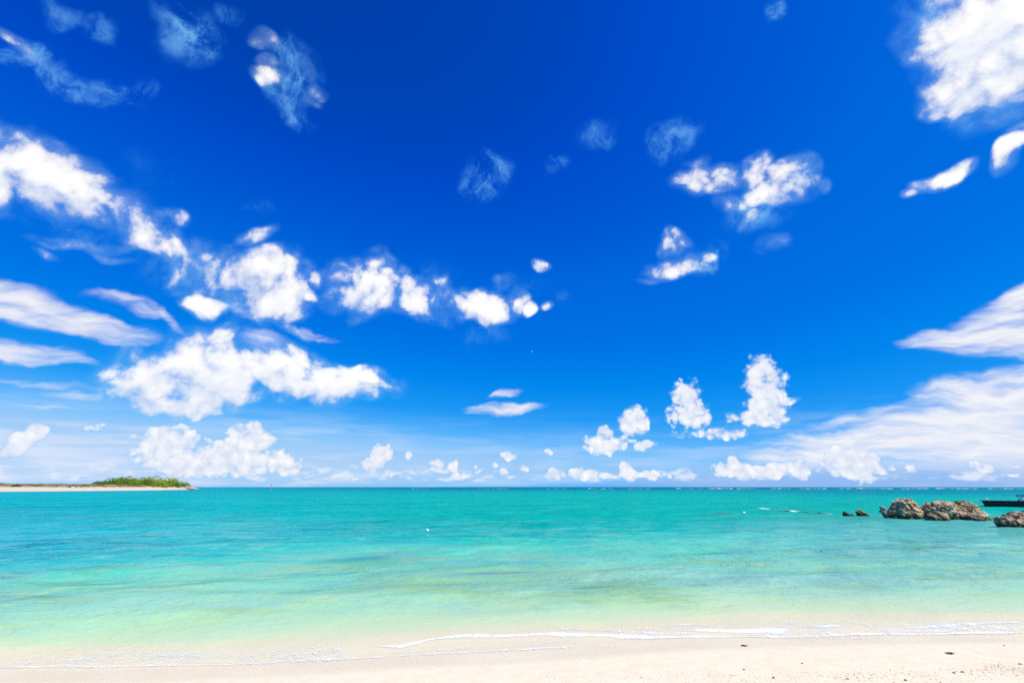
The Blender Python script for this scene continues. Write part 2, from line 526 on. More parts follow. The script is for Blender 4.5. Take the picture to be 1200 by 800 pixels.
# the water deepens faster on the left
side = t.rng(t.math('DIVIDE', X, t.math('MAXIMUM', Y, 1.0)), -1.15, 0.05, 1.0, 0.0)
Sw = t.math('MULTIPLY', Sw, t.math('MULTIPLY_ADD', side, 0.55, 1.0))
lg = t.math('DIVIDE', t.math('LOGARITHM', t.math('ADD', t.math('MAXIMUM', Sw, 0.0), 1.0), 10.0), 3.2)
k = lambda s: math.log10(s + 1) / 3.2
body = t.ramp(lg, [(k(0.15), alb(236, 226, 212)), (k(0.55), alb(228, 221, 206)), (k(0.8), alb(222, 220, 200)), (k(1.15), alb(198, 221, 198)), (k(1.8), alb(178, 219, 196)), (k(3.4), alb(154, 217, 197)),
                   (k(6), alb(112, 214, 192)), (k(8.8), alb(82, 211, 196)), (k(10.8), alb(36, 198, 193)), (k(14), alb(0, 181, 180)), (k(27), alb(0, 178, 178)),
                   (k(90), alb(0, 179, 184)), (k(150), alb(0, 168, 184)), (k(230), alb(0, 146, 174)), (k(420), alb(0, 124, 166)), (k(1200), alb(0, 100, 155))])
# bluer to the left
body = t.mix(t.math('MULTIPLY', side, t.rng(Sw, 4, 16)), body, alb(0, 184, 214))
# to the right: dark deep strip far out, pale grey-green sandy water inside the rocks
ang = t.math('DIVIDE', X, t.math('MAXIMUM', Y, 1.0))
right = t.rng(ang, 0.25, 0.85)
body = t.mix(t.math('MULTIPLY', t.math('MULTIPLY', right, 0.85), t.rng(Sw, 45, 130)), body, alb(0, 132, 172))
inner = t.math('MULTIPLY', t.math('MULTIPLY', right, t.rng(Y, 34, 20)), t.rng(Sw, 2.5, 6))
body = t.mix(t.math('MULTIPLY', inner, 0.72), body, alb(108, 186, 190))
# weed and sand patches on the bottom
nC = t.noise(t.mapping(P, scale=(0.33, 0.8, 1)), 1.0, 6, 0.6)
shal = t.math('MULTIPLY', t.rng(Sw, 1.0, 2.6), t.rng(Sw, 7.0, 10.5, 1.0, 0.0))
body = t.mix(t.math('MULTIPLY', t.math('MULTIPLY', shal, t.rng(nC, 0.5, 0.68)), 0.62), body, alb(165, 196, 140))
nD = t.noise(t.mapping(P, loc=(7, 3, 0), scale=(0.8, 1.9, 1)), 1.0, 6, 0.65)
body = t.mix(t.math('MULTIPLY', t.math('MULTIPLY', shal, t.rng(nD, 0.60, 0.74)), 0.28), body, alb(105, 160, 135))
for bx, by, wx, wy, st, tint in ((455, 655, 80, 16, 0.52, (112, 178, 148)), (735, 690, 115, 20, 0.58, (118, 172, 122)), (1000, 682, 110, 13, 0.35, (105, 170, 165)), (540, 676, 170, 22, 0.5, (152, 200, 138))):
    c0, c1, c2 = on_plane(bx, by), on_plane(bx + wx, by), on_plane(bx, by - wy)
    q = t.vmath('MULTIPLY', t.vmath('SUBTRACT', P, (c0.x, c0.y, 0)), (1 / (c1.x - c0.x), 1 / (c2.y - c0.y), 0))
    g_ = t.math('ADD', t.math('SUBTRACT', 1.0, t.vmath('LENGTH', q)), t.math('MULTIPLY', t.math('SUBTRACT', nD, 0.5), 2.6))
    body = t.mix(t.math('MULTIPLY', t.rng(g_, 0.05, 0.8), st), body, alb(*tint))
nE = t.noise(t.mapping(P, loc=(1, 9, 0), scale=(0.02, 0.10, 1)), 1.0, 6, 0.6)
deep = t.rng(Sw, 10, 20)
body = t.mix(t.math('MULTIPLY', t.math('MULTIPLY', deep, t.rng(nE, 0.48, 0.70)), 0.22), body, alb(0, 160, 182))

# ripples
wind = t.rng(t.noise(t.mapping(P, scale=(0.05, 0.09, 1)), 1.0, 4), 0.35, 0.65, 0.5, 1.2)
wind = t.math('MULTIPLY', wind, t.math('MULTIPLY_ADD', side, 0.9, 0.8))
ra = t.noise(t.mapping(P, rot=(0, 0, R(-28)), scale=(2.0, 3.2, 1)), 1.0, 5, 0.62, dist=0.5)
rb = t.noise(t.mapping(P, rot=(0, 0, R(-18)), scale=(0.75, 1.2, 1)), 1.0, 6, 0.64, dist=0.5)
rc = t.noise(t.mapping(P, rot=(0, 0, R(-6)), scale=(0.2, 0.36, 1)), 1.0, 6, 0.66, dist=0.4)
rd = t.noise(t.mapping(P, rot=(0, 0, R(5)), scale=(0.03, 0.11, 1)), 1.0, 3, 0.6)
calm = t.rng(S, 0.0, 3.0, 0.15, 1.0)
hgt = t.math('ADD', t.math('ADD', t.math('MULTIPLY', ra, 0.045), t.math('MULTIPLY', rb, 0.13)), t.math('ADD', t.math('MULTIPLY', rc, 0.35), t.math('MULTIPLY', rd, 1.2)))
hgt = t.math('MULTIPLY', t.math('MULTIPLY', hgt, wind), calm)
# water thickness plus ripple light, shade and bottom lensing painted into the body colour
relief = t.math('ADD', t.math('ADD', t.rng(ra, 0.34, 0.66, -0.6, 0.6, 'LINEAR'), t.rng(rb, 0.34, 0.66, -0.6, 0.6, 'LINEAR')), t.rng(rc, 0.34, 0.66, -0.45, 0.45, 'LINEAR'))
relief = t.math('MULTIPLY', relief, t.math('MULTIPLY', calm, t.math('MULTIPLY_ADD', side, 0.6, 0.9)))
body = t.mix(t.rng(relief, 0.0, 1.0, 0.0, 0.5, 'LINEAR'), body, t.mix(t.rng(Sw, 8, 20), alb(150, 214, 208), alb(70, 200, 208)))
body = t.mix(t.math('MULTIPLY', t.rng(relief, 0.0, -1.0, 0.0, 0.45, 'LINEAR'), t.math('MULTIPLY', t.rng(Sw, 0.9, 1.8), t.rng(Sw, 3.0, 12.0, 1.0, 0.0))), body, alb(196, 226, 150))
body = t.mix(t.math('MULTIPLY', t.rng(relief, 0.0, -1.0, 0.0, 0.20, 'LINEAR'), t.rng(Sw, 6.0, 14.0, 0.0, 1.0)), body, alb(0, 150, 172))
bmp = t.n.new('ShaderNodeBump')
bmp.inputs['Strength'].default_value = 1.0
bmp.inputs['Distance'].default_value = 1.0
t.l.new(hgt, bmp.inputs['Height'])
NRM = bmp.outputs[0]
dif = t.n.new('ShaderNodeBsdfDiffuse')
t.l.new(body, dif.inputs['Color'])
bm2 = t.n.new('ShaderNodeBump')
bm2.inputs['Distance'].default_value = 1.25
t.l.new(hgt, bm2.inputs['Height'])
t.l.new(bm2.outputs[0], dif.inputs['Normal'])
glo = t.n.new('ShaderNodeBsdfGlossy')
glo.inputs['Roughness'].default_value = 0.04
glo.inputs['Color'].default_value = (0.66, 0.95, 0.96, 1)
t.l.new(NRM, glo.inputs['Normal'])
fr = t.n.new('ShaderNodeFresnel')
fr.inputs['IOR'].default_value = 1.33
t.l.new(NRM, fr.inputs['Normal'])
fac = t.math('MULTIPLY', fr.outputs[0], t.rng(t.math('MULTIPLY', S, t.math('MULTIPLY_ADD', side, -0.5, 1.0)), 3, 24, 1.0, 0.10))
fac = t.math('MINIMUM', fac, t.rng(t.math('MULTIPLY', S, t.math('MULTIPLY_ADD', side, -0.5, 1.0)), 3, 24, 0.42, 0.045))
fac = t.math('MULTIPLY', fac, t.rng(S, 0.2, 2.5, 0.22, 1.0))
m2 = t.n.new('ShaderNodeMixShader')
t.l.new(fac, m2.inputs[0]); t.l.new(dif.outputs[0], m2.inputs[1]); t.l.new(glo.outputs[0], m2.inputs[2])
mo = t.n.new('ShaderNodeOutputMaterial')
t.l.new(m2.outputs[0], mo.inputs['Surface'])

_roll = [on_plane(*p) for p in [(430, 757), (500, 751), (560, 747), (640, 744), (720, 744), (790, 741), (850, 740), (930, 738), (1000, 738), (1100, 736), (1200, 735), (1260, 735)]]
ROLL = [(p.x, p.y - front_y(p.x)) for p in _roll]


def sea_z(x, s):
    z = 0.003
    a = sstep(0.0, 5.0, s) * (1 - sstep(40, 120, s))
    if a > 0:
        z += a * (0.020 * math.sin(s * 3.1 + 0.5 * x + 1.5 * noise.noise((x * 0.3, s * 0.25, 0))) + 0.05 * noise.noise((x * 0.45, s * 1.1, 2.0)) + 0.02 * noise.noise((x * 1.3, s * 2.8, 5.0)))
    if -1.6 < x < 7.5 and s < 3:        # the little wave that is just breaking
        r = interp(ROLL, x)
        h = 0.022 * sstep(-1.6, -0.2, x) * (0.6 + 0.5 * noise.noise((x * 0.9, 4.0, 0)))
        d = (s - r)
        z += h * math.exp(-(d / (0.10 if d < 0 else 0.28)) ** 2)
    return z


s_sea = [-0.06] + grow(0.0, 0.04, 1.035, 40)
s_sea += grow(s_sea[-1] + 1.4, 1.5, 1.12, 80000)
sea = tag(sheet("sea", s_sea, lambda x, s: -0.003 if s < 0 else sea_z(x, s), m_sea), kind="structure", label="clear turquoise lagoon water with small ripples")

# ------------------------------------------------------------------ foam
m_foam, t, p = mat("sea_foam", 0.6, 0.3)
geo = t.n.new('ShaderNodeNewGeometry')
E_ = attr(t, "edge")
f1 = t.noise(geo.outputs['Position'], 6.0, 5, 0.6)
f2 = t.voro(t.vmath('ADD', geo.outputs['Position'], t.vmath('SCALE', t.noise(geo.outputs['Position'], 14, 3, color=True), scale=0.12)), 22.0, 1, 'DISTANCE_TO_EDGE')
lace = t.rng(f2, 0.02, 0.16, 0.28, -0.2, 'LINEAR')
tt = t.math('ADD', E_, t.math('MULTIPLY_ADD', t.math('SUBTRACT', f1, 0.5), 1.5, lace))
p.inputs['Base Color'].default_value = (0.80, 0.80, 0.79, 1)
t.l.new(t.math('MULTIPLY', t.rng(tt, 0.25, 1.25), t.rng(E_, 0.0, 0.25)), p.inputs['Alpha'])


def foam_ribbon(bm, lay, pts, half, strength=1.0, lift=0.003, relief=0.004):
    """A raised band of froth along world points; edge value 1 in the middle and 0 at both sides."""
    dense = []
    for a, b in zip(pts, pts[1:]):
        n = max(1, int((b - a).length / 0.05)) if (b - a).length < 30 else 12
        dense += [a.lerp(b, i / n) for i in range(n)]
    dense.append(pts[-1])
    rows = []
    N = len(dense)
    for i, q in enumerate(dense):
        d = (dense[min(i + 1, N - 1)] - dense[max(i - 1, 0)])
        nrm = Vector((-d.y, d.x, 0)).normalized()
        end = min(1.0, i / 6, (N - 1 - i) / 6)
        wob = 0.65 + 0.7 * noise.noise((q.x * 2.3, q.y * 2.3, 4.4))
        h = half * max(0.15, wob) * (0.3 + 0.7 * end)
        sh = nrm * half * 0.6 * noise.noise((q.x * 1.1, q.y * 1.1, 8.8))
        row = []
        for k in (-1, -0.5, 0, 0.5, 1):
            e = 1 - abs(k)
            w = q + sh + nrm * (k * h)
            fs = w.y - front_y(w.x)
            w.z = max(sea_z(w.x, fs), bed_z(w.x, fs)) + lift + relief * e * max(0.2, wob)
            v = bm.verts.new(w)
            v[lay] = e * strength * (0.25 + 0.75 * end)
            row.append(v)
        rows.append(row)
    for r0, r1 in zip(rows, rows[1:]):
        for k in range(4):
            bm.faces.new((r0[k], r1[k], r1[k + 1], r0[k + 1]))


def foam_obj(name, label, bands, wide=2.3):
    bm = bmesh.new()
    lay = bm.verts.layers.float.new("edge")
    for pix, half, st in bands:
        pts = [on_plane(*q) for q in pix]
        foam_ribbon(bm, lay, pts, half * wide, st)
    return tag(link_bm(name, bm, m_foam), label=label, kind="stuff")


foam_obj("swash_foam", "thin lacy white foam where the last wave ran up the sand", [
    ([(-20, 782), (60, 783), (130, 783.5), (200, 781), (300, 777), (420, 770.5), (520, 765.5), (600, 761.5), (690, 757)], 0.034, 0.85),
    ([(30, 782), (70, 777), (110, 771), (140, 769)], 0.035, 0.85),
    ([(60, 780), (180, 778), (320, 772), (430, 764)], 0.13, 0.46),
    ([(120, 775), (240, 770), (345, 763), (420, 760)], 0.16, 0.40),
    ([(-20, 779), (40, 777), (110, 777)], 0.10, 0.50),
    ([(-20, 775), (80, 774), (200, 769), (330, 764), (440, 758)], 0.22, 0.30),
    ([(430, 765), (520, 760), (600, 755), (690, 750)], 0.12, 0.34),
])
foam_obj("breaker_foam", "white froth of the small wave breaking along the beach", [
    ([(436, 757), (470, 757.5), (500, 752), (540, 747.5), (590, 746), (640, 744), (700, 745), (760, 746), (800, 747)], 0.065, 1.25),
    ([(645, 738), (690, 739.5), (760, 742), (830, 744)], 0.05, 0.75),
    ([(690, 745), (780, 746.5), (850, 747), (930, 745), (1000, 743), (1100, 742), (1210, 741.5)], 0.045, 1.25),
    ([(770, 732), (795, 733), (830, 735)], 0.06, 1.2),
    ([(800, 741), (860, 741), (900, 738.5), (930, 735.5)], 0.10, 1.45),
    ([(930, 736), (960, 735), (985, 734), (1010, 736)], 0.07, 1.05),
    ([(1040, 738), (1075, 735.5), (1110, 733), (1150, 732), (1190, 730), (1215, 730)], 0.06, 1.0),
    ([(1010, 739), (1080, 738), (1150, 736), (1215, 735)], 0.12, 0.72),
    ([(850, 744), (930, 742), (1000, 740)], 0.12, 0.66),
    ([(960, 746), (1000, 748), (1060, 747)], 0.05, 0.55),
    ([(560, 743), (660, 739), (760, 737), (860, 736)], 0.16, 0.36),
    ([(860, 735), (960, 733), (1080, 732), (1215, 730)], 0.18, 0.40),
])

# surf on the barrier reef, far out under the horizon
rng = random.Random(5)
bm = bmesh.new()
lay = bm.verts.layers.float.new("edge")
spans = [(640, 662, .35), (688, 714, .5), (735, 762, .6), (792, 822, .7), (828, 858, 1.0), (862, 886, .6), (903, 926, .7), (936, 964, .8), (983, 1000, .6), (1003, 1014, 1.5),
         (1017, 1042, .75), (1052, 1086, .8), (1096, 1142, .85), (1158, 1186, .6), (1190, 1216, .6), (478, 500, .3), (560, 590, .3)]
for px0, px1, hgt in spans:
    c = px0
    while c < px1:
        wd_ = rng.uniform(1.5, 7.5)
        py = 572.35 + rng.uniform(-0.12, 0.22)
        a, b = on_plane(c, py), on_plane(c + wd_, py + rng.uniform(-.05, .05))
        c += wd_ + rng.uniform(0, 2.5)
        hv = 0.75 * hgt * rng.uniform(0.3, 1.1)
        n = 8
        rows = []
        for i in range(n + 1):
            q = a.lerp(b, i / n)
            hh = hv * (0.35 + 1.0 * abs(noise.noise((i * 0.9, c, 0)))) * math.sin(math.pi * (i + 0.4) / (n + 0.8)) ** 0.6
            rows.append([bm.verts.new(q + Vector((0, dy, dz))) for dy, dz in ((-2.5, -0.2), (-1.0, hh * 0.75), (0, hh), (1.2, hh * 0.8), (3.0, -0.2))])
        for r0, r1 in zip(rows, rows[1:]):
            for k in range(4):
                bm.faces.new((r0[k], r1[k], r1[k + 1], r0[k + 1]))
m_surf = simple("surf_white", (0.55, 0.63, 0.68), 0.8, 0.10, 0.3)
tag(link_bm("reef_surf", bm, m_surf), label="broken line of white surf on the far reef under the horizon", kind="stuff")


# ------------------------------------------------------------------ rocks
def rock_material(name, base, dark, pale, moss=None):
    m, t, p = mat(name, 0.92, 0.15)
    tc = t.n.new('ShaderNodeTexCoord')
    O = tc.outputs['Object']
    n1 = t.noise(O, 2.2, 6, 0.62)
    n2 = t.noise(O, 9.0, 6, 0.65)
    v1 = t.voro(O, 5.0, 2, 'F1')
    c = t.ramp(n1, [(0.30, dark), (0.46, base), (0.62, pale)])
    c = t.mix(t.rng(n2, 0.52, 0.70, 0, 0.75), c, pale)
    c = t.mix(t.rng(n2, 0.46, 0.32, 0, 0.75), c, dark)
    geo = t.n.new('ShaderNodeNewGeometry')
    z = t.n.new('ShaderNodeSeparateXYZ'); t.l.new(geo.outputs['Position'], z.inputs[0])
    zz = t.math('ADD', z.outputs[2], t.math('MULTIPLY', t.math('SUBTRACT', n1, 0.5), 0.25))
    c = t.mix(t.rng(zz, 0.30, 0.10, 0, 0.8), c, (0.045, 0.040, 0.026, 1))      # algae in the tidal band
    if moss:
        c = t.mix(t.rng(t.noise(O, 1.3, 5), 0.56, 0.68, 0, 0.6), c, moss)
    t.l.new(c, p.inputs['Base Color'])
    b = t.n.new('ShaderNodeBump')
    b.inputs['Strength'].default_value = 1.0
    b.inputs['Distance'].default_value = 0.09
    t.l.new(t.math('ADD', n2, t.math('MULTIPLY', v1, -0.7)), b.inputs['Height'])
    t.l.new(b.outputs[0], p.inputs['Normal'])
    return m


m_rock = rock_material("limestone", (0.40, 0.28, 0.17, 1), (0.15, 0.105, 0.065, 1), (0.62, 0.475, 0.33, 1), (0.30, 0.24, 0.10, 1))
m_rock_y = rock_material("ochre_limestone", (0.30, 0.215, 0.10, 1), (0.09, 0.07, 0.045, 1), (0.42, 0.32, 0.17, 1))
m_rock_d = rock_material("dark_limestone", (0.12, 0.095, 0.075, 1), (0.05, 0.042, 0.035, 1), (0.24, 0.19, 0.15, 1))
m_rock_m = rock_material("mauve_limestone", (0.26, 0.25, 0.25, 1), (0.17, 0.17, 0.17, 1), (0.34, 0.32, 0.31, 1))
m_rock_p = rock_material("rosy_limestone", (0.46, 0.32, 0.22, 1), (0.30, 0.21, 0.14, 1), (0.54, 0.40, 0.29, 1))


def rock(name, label, lumps, Y, m, seed=0, voxel=0.045, rough=1.0, group=None, fine=1.0):
    """Fuses tilted lumps given as photo position + pixel radii (x, y, rx, ry, tilt, depth factor, dy) at distance Y into one weathered rock."""
    px = 533.33 / (Y * 0.985)
    base = at_dist(sum(l[0] for l in lumps) / len(lumps), lumps[0][1], Y)
    org = Vector((base.x, Y, 0.0))
    bm = bmesh.new()
    r_ = random.Random(seed)
    for l in lumps:
        x, y, rx, ry = l[:4]
        tilt = l[4] if len(l) > 4 else 0
        dep = l[5] if len(l) > 5 else 0.9
        dy = l[6] if len(l) > 6 else 0.0
        c = at_dist(x, y, Y + dy) - org
        rad = Vector((max(0.04, rx / px - 0.05), max(rx, ry) / px * dep, max(0.04, ry / px - 0.04)))
        g = bmesh.ops.create_icosphere(bm, subdivisions=4, radius=1.0)
        ph = r_.random() * 50
        M = Matrix.Rotation(R(-tilt), 3, 'Y')
        for v in g['verts']:
            q = v.co.copy()
            # blocky, faceted lump
            k = 0.5
            q = q * (1 / (abs(q.x) ** 3 + abs(q.y) ** 3 + abs(q.z) ** 3) ** (1 / 3) * k + (1 - k))
            q *= 1 + 0.16 * noise.noise(q * 1.3 + Vector((ph, 0, 0)))
            q = Vector((q.x * rad.x, q.y * rad.y, q.z * rad.z))
            v.co = (M @ q) + c
    me = bpy.data.meshes.new(name)
    bm.to_mesh(me)
    bm.free()
    tmp = bpy.data.objects.new("tmp", me)
    COL.objects.link(tmp)
    rm = tmp.modifiers.new("r", 'REMESH')
    rm.mode = 'VOXEL'
    rm.voxel_size = voxel
    dg = bpy.context.evaluated_depsgraph_get()
    out = bpy.data.meshes.new_from_object(tmp.evaluated_get(dg))
    bpy.data.objects.remove(tmp)
    out.name = name
    off = Vector((seed * 3.7, seed * 1.3, 0))
    vn = [v.normal.copy() for v in out.vertices]
    for v, nr in zip(out.vertices, vn):
        q = v.co + off
        big = noise.noise(q * 1.5) * 0.20
        d2 = noise.voronoi(q * 3.2)[0]
        crag = (d2[1] - d2[0])
        pit = noise.noise(q * 5.5) * 0.05 + noise.noise(q * 11) * 0.03 * fine
        slit = -0.16 * max(0.0, 0.35 - abs(noise.noise(Vector((q.x * 1.8, q.y * 1.8, q.z * 3.4 + q.x * 1.2))) * 2.2)) / 0.35
        v.co += nr * (big + (crag - 0.3) * 0.13 + pit + slit) * rough
    o = link_mesh(name, out, m, smooth=False)
    o.location = org
    return tag(o, label, "rock", group)


G = "weathered limestone rocks standing in the shallows"
big1 = rock("rock", "tall rounded tan limestone rock with a smaller stone leaning on its left side",
            [(1060, 597, 14, 15, 6), (1052, 600, 9, 12), (1065, 588, 7, 7), (1056, 588, 7, 6), (1072, 601, 9, 8, 38), (1078, 606, 6, 4, 30), (1046, 607, 7, 4), (1062, 610, 19, 5)],
            26.0, m_rock, 1, 0.045, 1.0, G)
rock("leaning_stone", "smooth rosy stone tilted against the left flank of the tall rock", [(1034.5, 597.5, 4.6, 5.6, -25, .8), (1036, 602, 3, 4.5, -30, .8), (1038, 608, 1.8, 4.5, -20, .8)], 26.0, m_rock_p, 2, 0.03, 0.35, G)
big2 = rock("rock", "long low limestone rock with a green tuft on top, broadest of the group",
            [(1104, 600, 18, 12, 0), (1098, 596, 10, 8, 0), (1112, 594, 12, 6, 5), (1124, 598, 15, 9, 12), (1133, 599, 14, 7, 26), (1146, 605, 10, 4, 22), (1100, 606, 16, 6), (1125, 606, 20, 6), (1122, 611, 34, 4)],
            25.6, m_rock, 3, 0.045, 1.0, G)
rock("boulder", "squat grey boulder at the left foot of the long rock", [(1098, 606, 13, 6, 5, .6), (1104, 604, 8, 5, 10, .6), (1097, 611, 13, 4, 0, .6)], 24.3, m_rock, 4, 0.035, 0.6, G)
rock("boulder", "slanting wedge shaped boulder at the right foot of the long rock", [(1143, 607, 13, 4.5, 32, .7), (1136, 605, 6, 4.5, 20, .7), (1140, 612, 14, 3.5, 0, .6)], 24.4, m_rock, 5, 0.035, 0.6, G)
rock("rock", "grey brown jagged rock cut off by the right edge of the view",
     [(1185, 613, 16, 8, 0), (1176, 609, 9, 6, -10), (1192, 605, 12, 5, 0), (1205, 610, 18, 10, 0), (1215, 614, 22, 9), (1189, 619, 18, 4), (1173, 613, 6, 5)],
     20.4, m_rock, 6, 0.04, 0.95, G)
rock("rock", "tiny black rock in the gap between the long rock and the right edge rock", [(1161, 608.5, 6, 2.4, 0, .9), (1163, 611, 7, 2)], 25.5, m_rock_d, 7, 0.03, 0.4, G)
rock("rock", "small pointed ochre rock left of the tall rock", [(1009, 603.5, 5, 4.5, 0), (1006, 601, 3, 4), (1013, 605, 5, 2.6, 25), (1009, 607, 9, 2)], 28.2, m_rock_y, 8, 0.03, 0.6, G)
rock("rock", "low black topped rock beside the small pointed ochre rock", [(991, 603, 4, 3.4, 0), (997, 605, 6, 2, 10), (995, 607, 11, 2)], 28.2, m_rock_d, 9, 0.03, 0.55, G)
rock("rock", "outermost tiny brown rock awash at the end of the reef ledge", [(957, 600.6, 4.5, 1.6, 5), (957, 602, 5.5, 1.4)], 31.5, m_rock_y, 10, 0.03, 0.4, G)


def ledge(name, label, pix, half, top, m):
    """A flat reef shelf that barely breaks the surface."""
    pts = [on_plane(*q) for q in pix]
    dense = []
    for a, b in zip(pts, pts[1:]):
        n = max(2, int((b - a).length / 0.12))
        dense += [a.lerp(b, i / n) for i in range(n)]
    dense.append(pts[-1])
    bm = bmesh.new()
    rows = []
    N = len(dense)
    for i, q in enumerate(dense):
        end = min(1, i / 8, (N - 1 - i) / 8)
        row = []
        for k in range(-4, 5):
            yy = q + Vector((0, k / 4 * half * (0.5 + 0.5 * end), 0))
            z = (top + 0.05) * (1 - (k / 4) ** 2) * end - 0.05 + 0.05 * noise.noise(yy * 2.2) * (1 - abs(k) / 4) + 0.03 * noise.noise(yy * 7)
            row.append(bm.verts.new(Vector((yy.x, yy.y, z - (0.3 if abs(k) == 4 else 0)))))
        rows.append(row)
    for r0, r1 in zip(rows, rows[1:]):
        for k in range(8):
            bm.faces.new((r0[k], r0[k + 1], r1[k + 1], r1[k]))
    bmesh.ops.recalc_face_normals(bm, faces=bm.faces)
    return tag(link_bm(name, bm, m, smooth=False), label, "reef")


ledge("reef_ledge", "low mauve brown reef ledge awash between the open water and the small rocks",
      [(890, 597.6), (900, 598.3), (925, 599.5), (950, 600.8), (975, 602.2), (986, 603)], 0.36, 0.04, m_rock_m)
ledge("reef_patch", "faint flat brown reef patch alone in mid water beyond the white float", [(536, 609.3), (550, 609.2), (565, 609.4), (579, 609.6)], 0.4, 0.04, m_rock_m)
ledge("reef_ledge", "long dim reef ledge left of the foam, holding the white buoy at its end", [(812, 602.5), (840, 601.8), (865, 601.2), (880, 601)], 0.4, 0.012, m_rock_m)
foam_obj("reef_foam", "white foam breaking along the low reef ledge", [
    ([(886, 595.5), (893, 595.6), (900, 596)], 0.25, 1.3), ([(905, 598), (925, 598), (945, 599.5)], 0.28, 0.9), ([(907, 601), (917, 601)], 0.22, 1.1),
    ([(922, 598.8), (930, 598.5), (937, 599)], 0.28, 1.2), ([(938, 599.5), (948, 600)], 0.2, 1.1), ([(893, 596.6), (903, 597)], 0.2, .9), ([(950, 601.3), (985, 603.2)], 0.2, 0.7),
    ([(1085, 608), (1084, 604.5)], 0.06, 1.2), ([(1066, 630), (1071, 630.2)], 0.05, 1.2), ([(742, 629), (748, 629)], 0.04, 1.0),
])

# --- foliage made of many small leaves
def leaf_mat(name, c0, c1, c2):
    m, t, p = mat(name, 0.55, 0.25)
    geo = t.n.new('ShaderNodeNewGeometry')
    rnd = geo.outputs['Random Per Island']
    t.l.new(t.ramp(rnd, [(0.0, c0), (0.5, c1), (1.0, c2)]), p.inputs['Base Color'])
    tr = t.n.new('ShaderNodeBsdfTranslucent')
    t.l.new(t.ramp(rnd, [(0.0, c1), (1.0, c2)]), tr.inputs['Color'])
    mx = t.n.new('ShaderNodeMixShader')
    mx.inputs[0].default_value = 0.45
    o = t.n['Material Output']
    t.l.new(p.outputs[0], mx.inputs[1]); t.l.new(tr.outputs[0], mx.inputs[2]); t.l.new(mx.outputs[0], o.inputs['Surface'])
    return m


m_leaf = leaf_mat("bright_leaves", (0.12, 0.22, 0.008, 1), (0.20, 0.33, 0.010, 1), (0.30, 0.40, 0.016, 1))
m_leaf_d = leaf_mat("deep_leaves", (0.05, 0.13, 0.010, 1), (0.10, 0.22, 0.012, 1), (0.18, 0.30, 0.016, 1))
m_leaf_y = leaf_mat("yellow_leaves", (0.19, 0.28, 0.008, 1), (0.30, 0.38, 0.012, 1), (0.42, 0.45, 0.025, 1))
m_dry = leaf_mat("dry_grass", (0.24, 0.17, 0.07, 1), (0.36, 0.26, 0.13, 1), (0.30, 0.30, 0.09, 1))
m_bark = simple("bark", (0.10, 0.075, 0.055), 0.9)


def leaf_quad(bm, c, n, size, r_):
    t1 = n.orthogonal().normalized()
    t1 = Matrix.Rotation(r_.random() * 6.28, 3, n) @ t1
    t2 = n.cross(t1)
    a, b = t1 * size, t2 * size * 0.6
    bm.faces.new([bm.verts.new(c + q) for q in (a, b, -a, -b)])


def crown_mesh(name, rx, ry, rz, n, size, seed, clumps=9):
    r_ = random.Random(seed)
    bm = bmesh.new()
    cl = []
    for i in range(clumps):
        a, u = r_.random() * 6.28, r_.random()
        rr = 0.72 * math.sqrt(r_.random())
        cl.append((Vector((math.cos(a) * rr, math.sin(a) * rr, 0.02 + 0.62 * u * (1.1 - rr))), 0.36 + 0.16 * r_.random()))
    for i in range(n):
        c, rad = cl[i % clumps]
        d = Vector((r_.gauss(0, 1), r_.gauss(0, 1), r_.gauss(0, 1))).normalized()
        q = c + d * rad * (0.80 + 0.22 * r_.random())
        q = Vector((q.x * rx, q.y * ry, max(0.0, q.z) * rz))
        nn = (Vector((d.x / rx, d.y / ry, d.z / rz)).normalized() + Vector((r_.uniform(-.5, .5), r_.uniform(-.5, .5), r_.uniform(-.2, .6)))).normalized()
        leaf_quad(bm, q, nn, size * r_.uniform(0.6, 1.3), r_)
    me = bpy.data.meshes.new(name)
    bm.to_mesh(me)
    bm.free()
    return me


def tube(bm, a, b, r0, r1, n=7):
    d = (b - a).normalized()
    u = d.orthogonal().normalized(); w = d.cross(u)
    rings = []
    for c, r in ((a, r0), (b, r1)):
        rings.append([bm.verts.new(c + (u * math.cos(6.2832 * i / n) + w * math.sin(6.2832 * i / n)) * r) for i in range(n)])
    for i in range(n):
        bm.faces.new((rings[0][i], rings[0][(i + 1) % n], rings[1][(i + 1) % n], rings[1][i]))
    bm.faces.new(rings[0][::-1]); bm.faces.new(rings[1])


def trunk_mesh(name, h, r, spread, seed):
    r_ = random.Random(seed)
    bm = bmesh.new()
    fork = Vector((r_.uniform(-.2, .2), r_.uniform(-.2, .2), h * 0.35))
    tube(bm, Vector((0, 0, -0.6)), fork, r, r * 0.75)
    for i in range(5):
        a = i * 1.26 + r_.random()
        tube(bm, fork, fork + Vector((math.cos(a) * spread, math.sin(a) * spread, h * r_.uniform(0.25, 0.5))), r * 0.6, r * 0.15, 6)
    me = bpy.data.meshes.new(name)
    bm.to_mesh(me)
    bm.free()
    return me


# tuft on the long rock
tuft = thing("rock_plant", "small bright green tuft growing on the crest of the long rock", "plant", at_dist(1124, 589.6, 25.6))
link_mesh("leaves", crown_mesh("leaves", 0.27, 0.2, 0.20, 420, 0.035, 31, 6), m_leaf, tuft, False)
link_mesh("stem", trunk_mesh("stem", 0.22, 0.02, 0.12, 3), m_bark, tuft)
tuft2 = thing("rock_plant", "small ochre green tuft further right on the crest of the long rock", "plant", at_dist(1135, 590.6, 25.6))
link_mesh("leaves", crown_mesh("leaves", 0.18, 0.18, 0.18, 260, 0.035, 33, 5), m_leaf_y, tuft2, False)
link_mesh("stem", trunk_mesh("stem", 0.14, 0.015, 0.08, 4), m_bark, tuft2)

